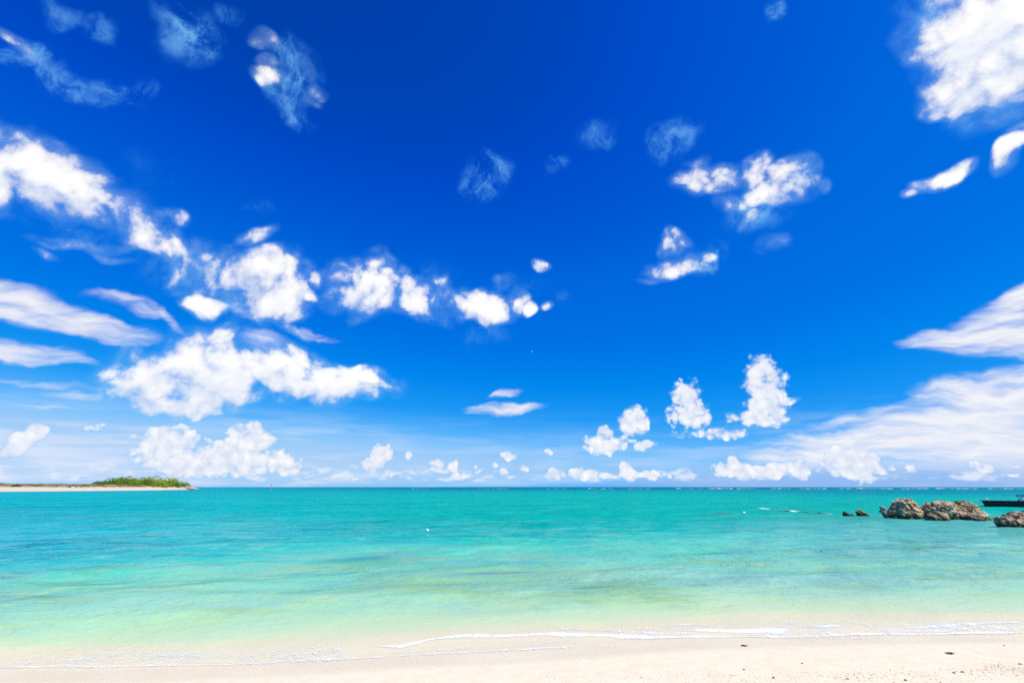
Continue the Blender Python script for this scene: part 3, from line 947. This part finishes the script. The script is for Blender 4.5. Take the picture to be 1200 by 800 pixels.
# ------------------------------------------------------------------ islet
WL = [on_plane(*q) for q in [(-260, 576.6), (-60, 576.2), (0, 575.9), (60, 575.5), (110, 575.0), (150, 574.6), (180, 574.2), (205, 573.8), (224, 573.4)]]
LEN = [0.0]
for a, b in zip(WL, WL[1:]):
    LEN.append(LEN[-1] + (b - a).length)


def wl_at(u):
    u = max(0, min(LEN[-1], u))
    for i in range(len(WL) - 1):
        if u <= LEN[i + 1] + 1e-6:
            return WL[i].lerp(WL[i + 1], (u - LEN[i]) / (LEN[i + 1] - LEN[i]))


BACK = Vector((-0.88, 1, 0)).normalized()
HT = WL[3].y


def islet_h(u, v):
    tip = sstep(0, 45, LEN[-1] - u)
    w = 46 + 40 * tip
    prof = interp([(0, -0.05), (3, .25), (10, 1.05), (16, 1.45), (19, 2.2), (26, 2.6), (50, 2.5), (70, 1.2), (90, -1.5), (200, -3)], v * 86 / w)
    q = wl_at(u) + BACK * v
    prof *= (0.55 + 0.45 * tip) if prof > 0 else 1
    return prof + (0.28 * noise.noise(q * 0.07) + 0.15 * noise.noise(q * 0.23)) * sstep(8, 18, v) * (1 if prof > 0 else 0)


NU, NV = 160, 46
verts, faces = [], []
for i in range(NU + 1):
    u = LEN[-1] * i / NU
    for j in range(NV + 1):
        v = -2 + 96 * (j / NV) ** 1.3
        q = wl_at(u) + BACK * v
        verts.append((q.x, q.y, islet_h(u, v) if v > 0 else v * 0.2))
for i in range(NU):
    for j in range(NV):
        a = i * (NV + 1) + j
        faces.append((a, a + NV + 1, a + NV + 2, a + 1))
me = bpy.data.meshes.new("islet_sand")
me.from_pydata(verts, [], faces)
m_isl, t, p = mat("coral_sand", 0.95, 0.1)
geo = t.n.new('ShaderNodeNewGeometry')
z = t.n.new('ShaderNodeSeparateXYZ'); t.l.new(geo.outputs['Position'], z.inputs[0])
nn = t.noise(geo.outputs['Position'], 0.35, 6, 0.6)
c = t.ramp(nn, [(0.3, (0.50, 0.41, 0.33, 1)), (0.7, (0.60, 0.51, 0.43, 1))])
zz = t.math('ADD', z.outputs[2], t.math('MULTIPLY', t.math('SUBTRACT', nn, 0.5), 0.8))
c = t.mix(t.rng(zz, 1.5, 1.8), c, (0.27, 0.205, 0.10, 1))
c = t.mix(t.rng(z.outputs[2], 0.25, 0.05, 0, 0.5), c, (0.42, 0.35, 0.28, 1))
t.l.new(c, p.inputs['Base Color'])
tag(link_mesh("islet_sand", me, m_isl), kind="structure", label="low sandy islet with a white beach and dry turf")


def isl(px, v):
    """Point on the islet: photo column px, v metres inland from the waterline."""
    best = min(range(0, 801), key=lambda i: abs(600 + FPX * ((wl_at(LEN[-1] * i / 800) + BACK * v).x / ((wl_at(LEN[-1] * i / 800) + BACK * v).y * math.cos(PITCH) - CAM_H * math.sin(PITCH))) - px))
    u = LEN[-1] * best / 800
    q = wl_at(u) + BACK * v
    return Vector((q.x, q.y, islet_h(u, v)))


# dry turf
rg = random.Random(11)
bm = bmesh.new()
for i in range(9000):
    u = LEN[-1] * (0.02 + 0.93 * rg.random()); v = 16 + 30 * rg.random() ** 1.4
    q = wl_at(u) + BACK * v
    h = islet_h(u, v)
    if h < 0.9 or noise.noise(q * 0.12) < -0.25:
        continue
    s = rg.uniform(0.25, 0.65) * (0.7 + 0.9 * max(0, noise.noise(q * 0.2)))
    b0 = Vector((q.x, q.y, h - 0.05))
    for k in range(3):
        a = rg.random() * 6.28
        d = Vector((math.cos(a), math.sin(a), 0)) * s * 0.5
        tip_ = b0 + d * 1.0 + Vector((0, 0, s))
        sd = Vector((-d.y, d.x, 0)) * 0.5
        bm.faces.new([bm.verts.new(b0 - sd), bm.verts.new(b0 + sd), bm.verts.new(tip_)])
tag(link_bm("dune_grass", bm, m_dry, smooth=False), label="dry straw coloured grass along the top of the islet", kind="stuff")

# scattered low shrubs on the dry turf
shrub_me = [crown_mesh("foliage", 1.7, 1.2, 0.9, 420, 0.16, 60 + i, 6) for i in range(3)]
shrub_st = trunk_mesh("stem", 0.7, 0.06, 0.5, 8)
for i, (px, v, s, m, lab) in enumerate([
        (18, 18, 1.15, m_leaf_d, "dark green low shrub near the left end of the dry turf"),
        (43, 18, 1.0, m_leaf_y, "olive low shrub on the dry turf, second from the left end"),
        (77, 17, 0.75, m_leaf_d, "smallest dark low shrub at the top of the islet beach"),
        (97, 19, 1.15, m_leaf_y, "yellowish low shrub on the dry turf, next to the thicket's left end"),
        (63, 22, 0.8, m_leaf_y, "thin yellowish low shrub between the olive and the smallest dark shrub"),
        (131, 17, 0.8, m_leaf_y, "yellow green low shrub in front of the left half of the thicket")]):
    th = thing("dune_shrub", lab, "shrub", isl(px, v) - Vector((0, 0, 0.08)), "low shrubs dotted over the dry turf", rg.random() * 6)
    me = shrub_me[i % 3].copy()
    o = link_mesh("foliage", me, m, th, False)
    o.scale = (s, s, s)
    o = link_mesh("stem", shrub_st.copy(), m_bark, th)
    o.scale = (s, s, s)

# the thicket
tree_me = [crown_mesh("crown", 4.6, 4.0, 4.6, 3200, 0.21, 80 + i, 14) for i in range(4)]
tree_tr = [trunk_mesh("trunk", 3.4, 0.22, 1.9, 90 + i) for i in range(2)]
TREES = [   # column, inland, height of the top above ground, width factor, material, label
    (116, 34, 2.5, 0.75, m_leaf_d, "lowest dark tree at the left end of the thicket"),
    (125, 36, 3.9, 0.95, m_leaf_d, "dark green domed tree, second from the thicket's left end"),
    (134, 33, 4.0, 0.8, m_leaf, "bright green tree left of the thicket's middle, lower than its right neighbour"),
    (143, 38, 4.8, 0.95, m_leaf_d, "dark crowned tree behind the bright ones left of the thicket's top"),
    (152, 36, 5.0, 0.95, m_leaf, "tall bright tree left of the tallest in the thicket"),
    (150, 28, 2.8, 0.75, m_leaf, "low rounded tree at the front of the thicket's middle"),
    (163, 38, 5.3, 1.0, m_leaf_d, "tall deep green tree at the back of the thicket's middle"),
    (176, 34, 5.6, 1.05, m_leaf_y, "tallest yellow green tree of the thicket"),
    (170, 26, 3.4, 0.8, m_leaf_d, "dark low tree at the front below the tallest one"),
    (188, 30, 5.3, 1.0, m_leaf, "broad bright tree right of the tallest one"),
    (185, 20, 3.2, 0.8, m_leaf_y, "yellowish low tree at the front right of the thicket"),
    (200, 26, 5.2, 1.05, m_leaf_y, "yellow green domed tree second from the thicket's right end"),
    (205, 18, 3.6, 0.8, m_leaf_d, "dark low tree above the rocks near the right tip"),
    (218, 14, 3.0, 0.7, m_leaf_d, "small dark green tree nearest the tip boulders"),
    (213, 20, 4.2, 0.95, m_leaf, "rounded bright tree at the right end of the thicket"),
]
for i, (px, v, h, w, m, lab) in enumerate(TREES):
    th = thing("coastal_tree", lab, "tree", isl(px, v), "trees of the islet thicket", rg.random() * 6)
    h *= 1.28
    k = h / 4.1
    o = link_mesh("crown", tree_me[i % 4].copy(), m, th, False)
    o.scale = (w * 1.3, w, k * 1.02)
    o.location.z = -0.22 * h
    o = link_mesh("trunk", tree_tr[i % 2].copy(), m_bark, th)
    o.scale = (w, w, k * 0.75)

# rocks at the tip
m_rock_t = rock_material("tip_rock", (0.40, 0.27, 0.20, 1), (0.22, 0.15, 0.11, 1), (0.55, 0.42, 0.33, 1))
YT = wl_at(LEN[-1]).y
GT = "boulders at the tip of the islet"
rock("boulder", "largest reddish boulder at the right tip of the islet", [(222, 571.6, 4, 2.0, 0), (219, 571, 2.5, 1.8), (226, 572.5, 4, 1.3)], YT - 4, m_rock_t, 21, 0.35, 1.8, GT, 1.0)
rock("boulder", "pale boulder under the right end of the thicket", [(214, 572.2, 4, 1.6, -5), (210, 572.8, 4, 1.2)], YT - 8, m_rock_t, 22, 0.35, 1.6, GT, 1.0)
rock("boulder", "low brown boulder at the foot of the dark tree near the tip", [(203, 572.9, 4, 1.1, 0), (199, 573.3, 3, 0.9)], YT - 16, m_rock_t, 23, 0.35, 1.4, GT, 1.0)
rock("boulder", "outermost flat dark boulder awash off the islet tip", [(230, 573.0, 2.6, 0.8, 0)], YT - 6, m_rock_t, 24, 0.3, 1.5, GT, 1.0)

# ------------------------------------------------------------------ pontoon
m_black = simple("tarred_timber", (0.012, 0.013, 0.016), 0.55, 0.4, 3.0)
m_deck = simple("dark_deck", (0.06, 0.064, 0.072), 0.7, 0.3, 5.0)
m_rub = simple("rubber_fender", (0.05, 0.055, 0.06), 0.5, 0.2)
m_white = simple("white_paint", (0.72, 0.74, 0.76), 0.4, 0.06)
m_steel = simple("dull_steel", (0.16, 0.18, 0.20), 0.4, 0.2)


def box(bm, x0, x1, y0, y1, z0, z1, skew=0.0, bev=0.0):
    vs = [bm.verts.new(v) for v in ((x0 + skew, y0, z0), (x1, y0, z0), (x1, y1, z0), (x0 + skew, y1, z0), (x0, y0, z1), (x1, y0, z1), (x1, y1, z1), (x0, y1, z1))]
    fs = [bm.faces.new([vs[i] for i in f]) for f in ((3, 2, 1, 0), (4, 5, 6, 7), (0, 1, 5, 4), (1, 2, 6, 5), (2, 3, 7, 6), (3, 0, 4, 7))]
    if bev:
        es = list({e for f in fs for e in f.edges})
        bmesh.ops.bevel(bm, geom=es, offset=bev, segments=2, affect='EDGES')


pb = on_plane(1153, 593.4)
PROT = R(-42)


def column(q):
    return 600 + FPX * q.x / (q.y * math.cos(PITCH) + (q.z - CAM_H) * math.sin(PITCH))
pont = thing("floating_pontoon", "long low black floating pontoon moored behind the rocks at the right edge", "pontoon", (pb.x, pb.y, 0), None, PROT)
bm = bmesh.new(); box(bm, 0.0, 11.0, 0, 2.2, -0.35, 0.42, 0.18, 0.03); link_bm("float", bm, m_black, pont, False)
bm = bmesh.new()
for i in range(26):
    box(bm, -0.10 + i * 0.43, -0.10 + i * 0.43 + 0.40, -0.06, 2.26, 0.423, 0.50, 0, 0.008)
link_bm("deck", bm, m_deck, pont, False)
for zc in (0.12, 0.31):
    bm = bmesh.new(); tube(bm, Vector((0.12, -0.035, zc)), Vector((10.9, -0.035, zc)), 0.04, 0.04, 10); link_bm("fender_rail", bm, m_rub, pont)
for xx in (0.30,):
    bm = bmesh.new()
    tube(bm, Vector((xx, 0.2, 0.50)), Vector((xx, 0.2, 0.66)), 0.05, 0.045, 10)
    tube(bm, Vector((xx - 0.10, 0.2, 0.64)), Vector((xx + 0.10, 0.2, 0.64)), 0.03, 0.03, 8)
    link_bm("mooring_bollard", bm, m_white, pont)

seat_x = min((k * 0.05 for k in range(200)), key=lambda k: abs(column(pont.location + Matrix.Rotation(PROT, 3, 'Z') @ Vector((k, 0.6, 0.5))) - 1196.5))
ch = thing("folding_stool", "small folding stool with white crossed legs and dark seat on the black pontoon", "stool", pont.location + Matrix.Rotation(PROT, 3, 'Z') @ Vector((seat_x, 0.6, 0.50)), None, R(-42))
for sy in (-0.20, 0.20):
    for s1 in (-1, 1):
        bm = bmesh.new()
        yy = sy + 0.025 * s1
        tube(bm, Vector((-0.22 * s1, yy, 0)), Vector((0.20 * s1, yy, 0.38)), 0.028, 0.028, 8)
        link_bm("leg", bm, m_white, ch)
bm = bmesh.new(); box(bm, -0.25, 0.25, -0.27, 0.27, 0.382, 0.45, 0, 0.02); link_bm("seat", bm, m_black, ch, False)
for sy in (-0.24, 0.24):
    bm = bmesh.new(); tube(bm, Vector((-0.24, sy, 0.02)), Vector((0.24, sy, 0.02)), 0.018, 0.018, 8); link_bm("foot_rail", bm, m_steel, ch)


# ------------------------------------------------------------------ floats, marker, bird
m_float = simple("float_plastic", (0.78, 0.80, 0.78), 0.35, 0.05)
m_red = simple("faded_red", (0.42, 0.16, 0.17), 0.6, 0.1)


def lathe(bm, prof, n=20):
    rings = [[bm.verts.new((r * math.cos(6.28318 * i / n), r * math.sin(6.28318 * i / n), z)) for i in range(n)] for r, z in prof]
    for a, b in zip(rings, rings[1:]):
        for i in range(n):
            bm.faces.new((a[i], a[(i + 1) % n], b[(i + 1) % n], b[i]))
    bm.faces.new(rings[0][::-1]); bm.faces.new(rings[-1])


def buoy(label, px, py, r):
    th = thing("buoy", label, "buoy", on_plane(px, py), "white mooring floats")
    bm = bmesh.new(); lathe(bm, [(r * math.cos(a), r * 0.3 + r * 0.85 * math.sin(a)) for a in [R(k) for k in range(-80, 81, 16)]]); link_bm("float", bm, m_float, th)
    bm = bmesh.new(); tube(bm, Vector((0, 0, r * 1.0)), Vector((0, 0, r * 1.5)), r * 0.2, r * 0.16, 8); link_bm("eyelet", bm, m_steel, th)
    bm = bmesh.new(); lathe(bm, [(r * 1.02, r * 0.22), (r * 1.045, r * 0.26), (r * 1.045, r * 0.36), (r * 1.02, r * 0.40)], 20); link_bm("band", bm, m_steel, th)
    return th


buoy("white float alone in the blue water nearest the beach", 500.5, 621.8, 0.06)
buoy("white float at the left end of the reef ledge, farther from the beach", 871.5, 601.2, 0.09)

mk = thing("channel_marker", "slim pale marker post with a reddish topmark on the far water right of the islet", "marker post", on_plane(317, 574.6))
bm = bmesh.new(); tube(bm, Vector((0, 0, -1)), Vector((0, 0, 2.2)), 0.14, 0.12, 12); link_bm("post", bm, m_steel, mk)
bm = bmesh.new(); lathe(bm, [(0.05, 2.2), (0.26, 2.25), (0.26, 2.6), (0.05, 2.7)], 14); link_bm("topmark", bm, m_red, mk)
bm = bmesh.new(); lathe(bm, [(0.30, -0.3), (0.5, -0.1), (0.5, 0.25), (0.3, 0.4)], 14); link_bm("base", bm, m_steel, mk)

# gull: one continuous skinned body with spread wings
me = bpy.data.meshes.new("seabird")
pts = [((0, 0, 0), .07, .06), ((0, -.12, 0.01), .06, .055), ((0, -.20, .03), .04, .04), ((0, -.26, .03), .035, .032), ((0, -.32, .02), .010, .010), ((0, .16, 0), .035, .03), ((0, .28, .0), .05, .010),
       ((.12, -.05, .05), .055, .014), ((.30, -.08, .12), .05, .012), ((.50, .0, .10), .03, .010), ((.64, .12, .05), .008, .006),
       ((-.12, -.05, .05), .055, .014), ((-.30, -.08, .12), .05, .012), ((-.50, .0, .10), .03, .010), ((-.64, .12, .05), .008, .006)]
eds = [(0, 1), (1, 2), (2, 3), (3, 4), (0, 5), (5, 6), (0, 7), (7, 8), (8, 9), (9, 10), (0, 11), (11, 12), (12, 13), (13, 14)]
me.from_pydata([q[0] for q in pts], eds, [])
bird = bpy.data.objects.new("tmp", me); COL.objects.link(bird)
sk = bird.modifiers.new("s", 'SKIN')
me.skin_vertices[0].data[0].use_root = True
for sv, q in zip(me.skin_vertices[0].data, pts):
    sv.radius = (q[1], q[2])
sb = bird.modifiers.new("u", 'SUBSURF'); sb.levels = 2
dg = bpy.context.evaluated_depsgraph_get()
bme = bpy.data.meshes.new_from_object(bird.evaluated_get(dg))
bpy.data.objects.remove(bird)
gull = link_mesh("seabird", bme, simple("white_plumage", (0.72, 0.74, 0.78), 0.8, 0.1))
gull.location = at_dist(623, 412, 120)
gull.rotation_euler = (R(12), R(-24), R(70))
tag(gull, "tiny white seabird gliding with spread wings in the open blue sky", "bird")

# ------------------------------------------------------------------ beach litter
def sand_pt(px, py):
    q = on_plane(px, py, 0.05)
    for _ in range(6):
        q = on_plane(px, py, bed_z(q.x, q.y - front_y(q.x)))
    return q


m_weed = leaf_mat("dead_seaweed", (0.07, 0.045, 0.015, 1), (0.16, 0.10, 0.03, 1), (0.26, 0.17, 0.05, 1))
m_peb = simple("coral_pebble", (0.30, 0.235, 0.15), 0.9, 0.35, 40)


def weed(label, px, py, r, n, seed):
    q = sand_pt(px, py)
    r_ = random.Random(seed)
    bm = bmesh.new()
    for i in range(n):
        a = r_.random() * 6.28; d = r * math.sqrt(r_.random())
        p0 = Vector((math.cos(a) * d * 1.4, math.sin(a) * d * 0.8, 0.003 + 0.4 * r * r_.random() * (1 - d / r)))
        b = r_.random() * 6.28
        p1 = p0 + Vector((math.cos(b), math.sin(b), r_.uniform(-.1, .5))) * r * 0.7
        tube(bm, p0, p1, r * 0.10, r * 0.04, 5)
    o = link_bm("seaweed_scrap", bm, m_weed)
    o.location = q
    return tag(o, label, "seaweed", "dried seaweed scraps on the sand")


weed("brown seaweed scrap alone in the middle of the dry sand on the right", 1112.5, 765.5, 0.026, 42, 1)
weed("two lobed yellowish seaweed scrap lying on the wet edge of the sand", 871.5, 756.5, 0.024, 30, 2)


def pebble(label, px, py, r, seed):
    q = sand_pt(px, py)
    bm = bmesh.new()
    bmesh.ops.create_icosphere(bm, subdivisions=3, radius=r)
    for v in bm.verts:
        k = v.co.normalized()
        v.co = Vector((v.co.x * 1.25, v.co.y, v.co.z * 0.7)) * (1 + 0.35 * noise.noise(k * 1.6 + Vector((seed, 0, 0))) + 0.12 * noise.noise(k * 5 + Vector((seed, 0, 0))))
    o = link_bm("pebble", bm, m_peb)
    o.location = q + Vector((0, 0, r * 0.3))
    o.rotation_euler = (0, 0, seed)
    return tag(o, label, "pebble", "coral pebbles on the beach")


for i, (px, py, r, lab) in enumerate([
        (906.5, 793.8, 0.010, "brown pebble near the bottom edge, below the two lobed seaweed scrap"),
        (871.5, 784.3, 0.009, "flat tan pebble on smooth sand straight below the two lobed seaweed scrap"),
        (1117.5, 788, 0.010, "ochre pebble below the brown seaweed scrap, left one of a pair"),
        (1127.5, 787.3, 0.011, "dark upright pebble below the brown seaweed scrap, right one of a pair"),
        (1061, 796.8, 0.010, "brown pebble at the bottom edge left of the pebble pair"),
        (1195, 778, 0.011, "grey pebble on the dry sand at the far right edge"),
        (1176.5, 756, 0.008, "small dark pebble on the wet sand line at the far right"),
        (993.5, 795.5, 0.008, "small pebble at the bottom edge midway between the brown ones"),
        (940, 777, 0.008, "small pale pebble alone on smooth sand right of the flat tan one")]):
    pebble(lab, px, py, r, i * 1.7 + 1)

bm = bmesh.new()
rg = random.Random(3)
for i in range(1500):
    px = rg.uniform(640, 1230) if i % 6 else rg.uniform(1150, 1220)
    py = rg.gauss(794 - max(0, px - 900) * 0.022, 4.5) if i % 6 else rg.gauss(782 + (px - 1150) * 0.05, 3)
    if rg.random() > 0.25 + (px - 640) / 600 or py < 772:
        continue
    q = sand_pt(px, py)
    s = rg.uniform(0.0015, 0.0045) * (1.6 if rg.random() < 0.06 else 1)
    n0 = len(bm.verts)
    g = bmesh.ops.create_icosphere(bm, subdivisions=1, radius=s)
    for v in g['verts']:
        v.co = Vector((v.co.x * 1.4, v.co.y, v.co.z * 0.7)) * rg.uniform(0.75, 1.2) + q + Vector((0, 0, s * 0.2))
m_grit, t, p = mat("shell_grit", 0.8, 0.2)
geo = t.n.new('ShaderNodeNewGeometry')
t.l.new(t.ramp(geo.outputs['Random Per Island'], [(0, (0.40, 0.28, 0.16, 1)), (0.5, (0.56, 0.44, 0.29, 1)), (1, (0.68, 0.58, 0.46, 1))]), p.inputs['Base Color'])
tag(link_bm("shell_grit", bm, m_grit), label="strand line of tan shell and coral grit on the sand", kind="stuff")
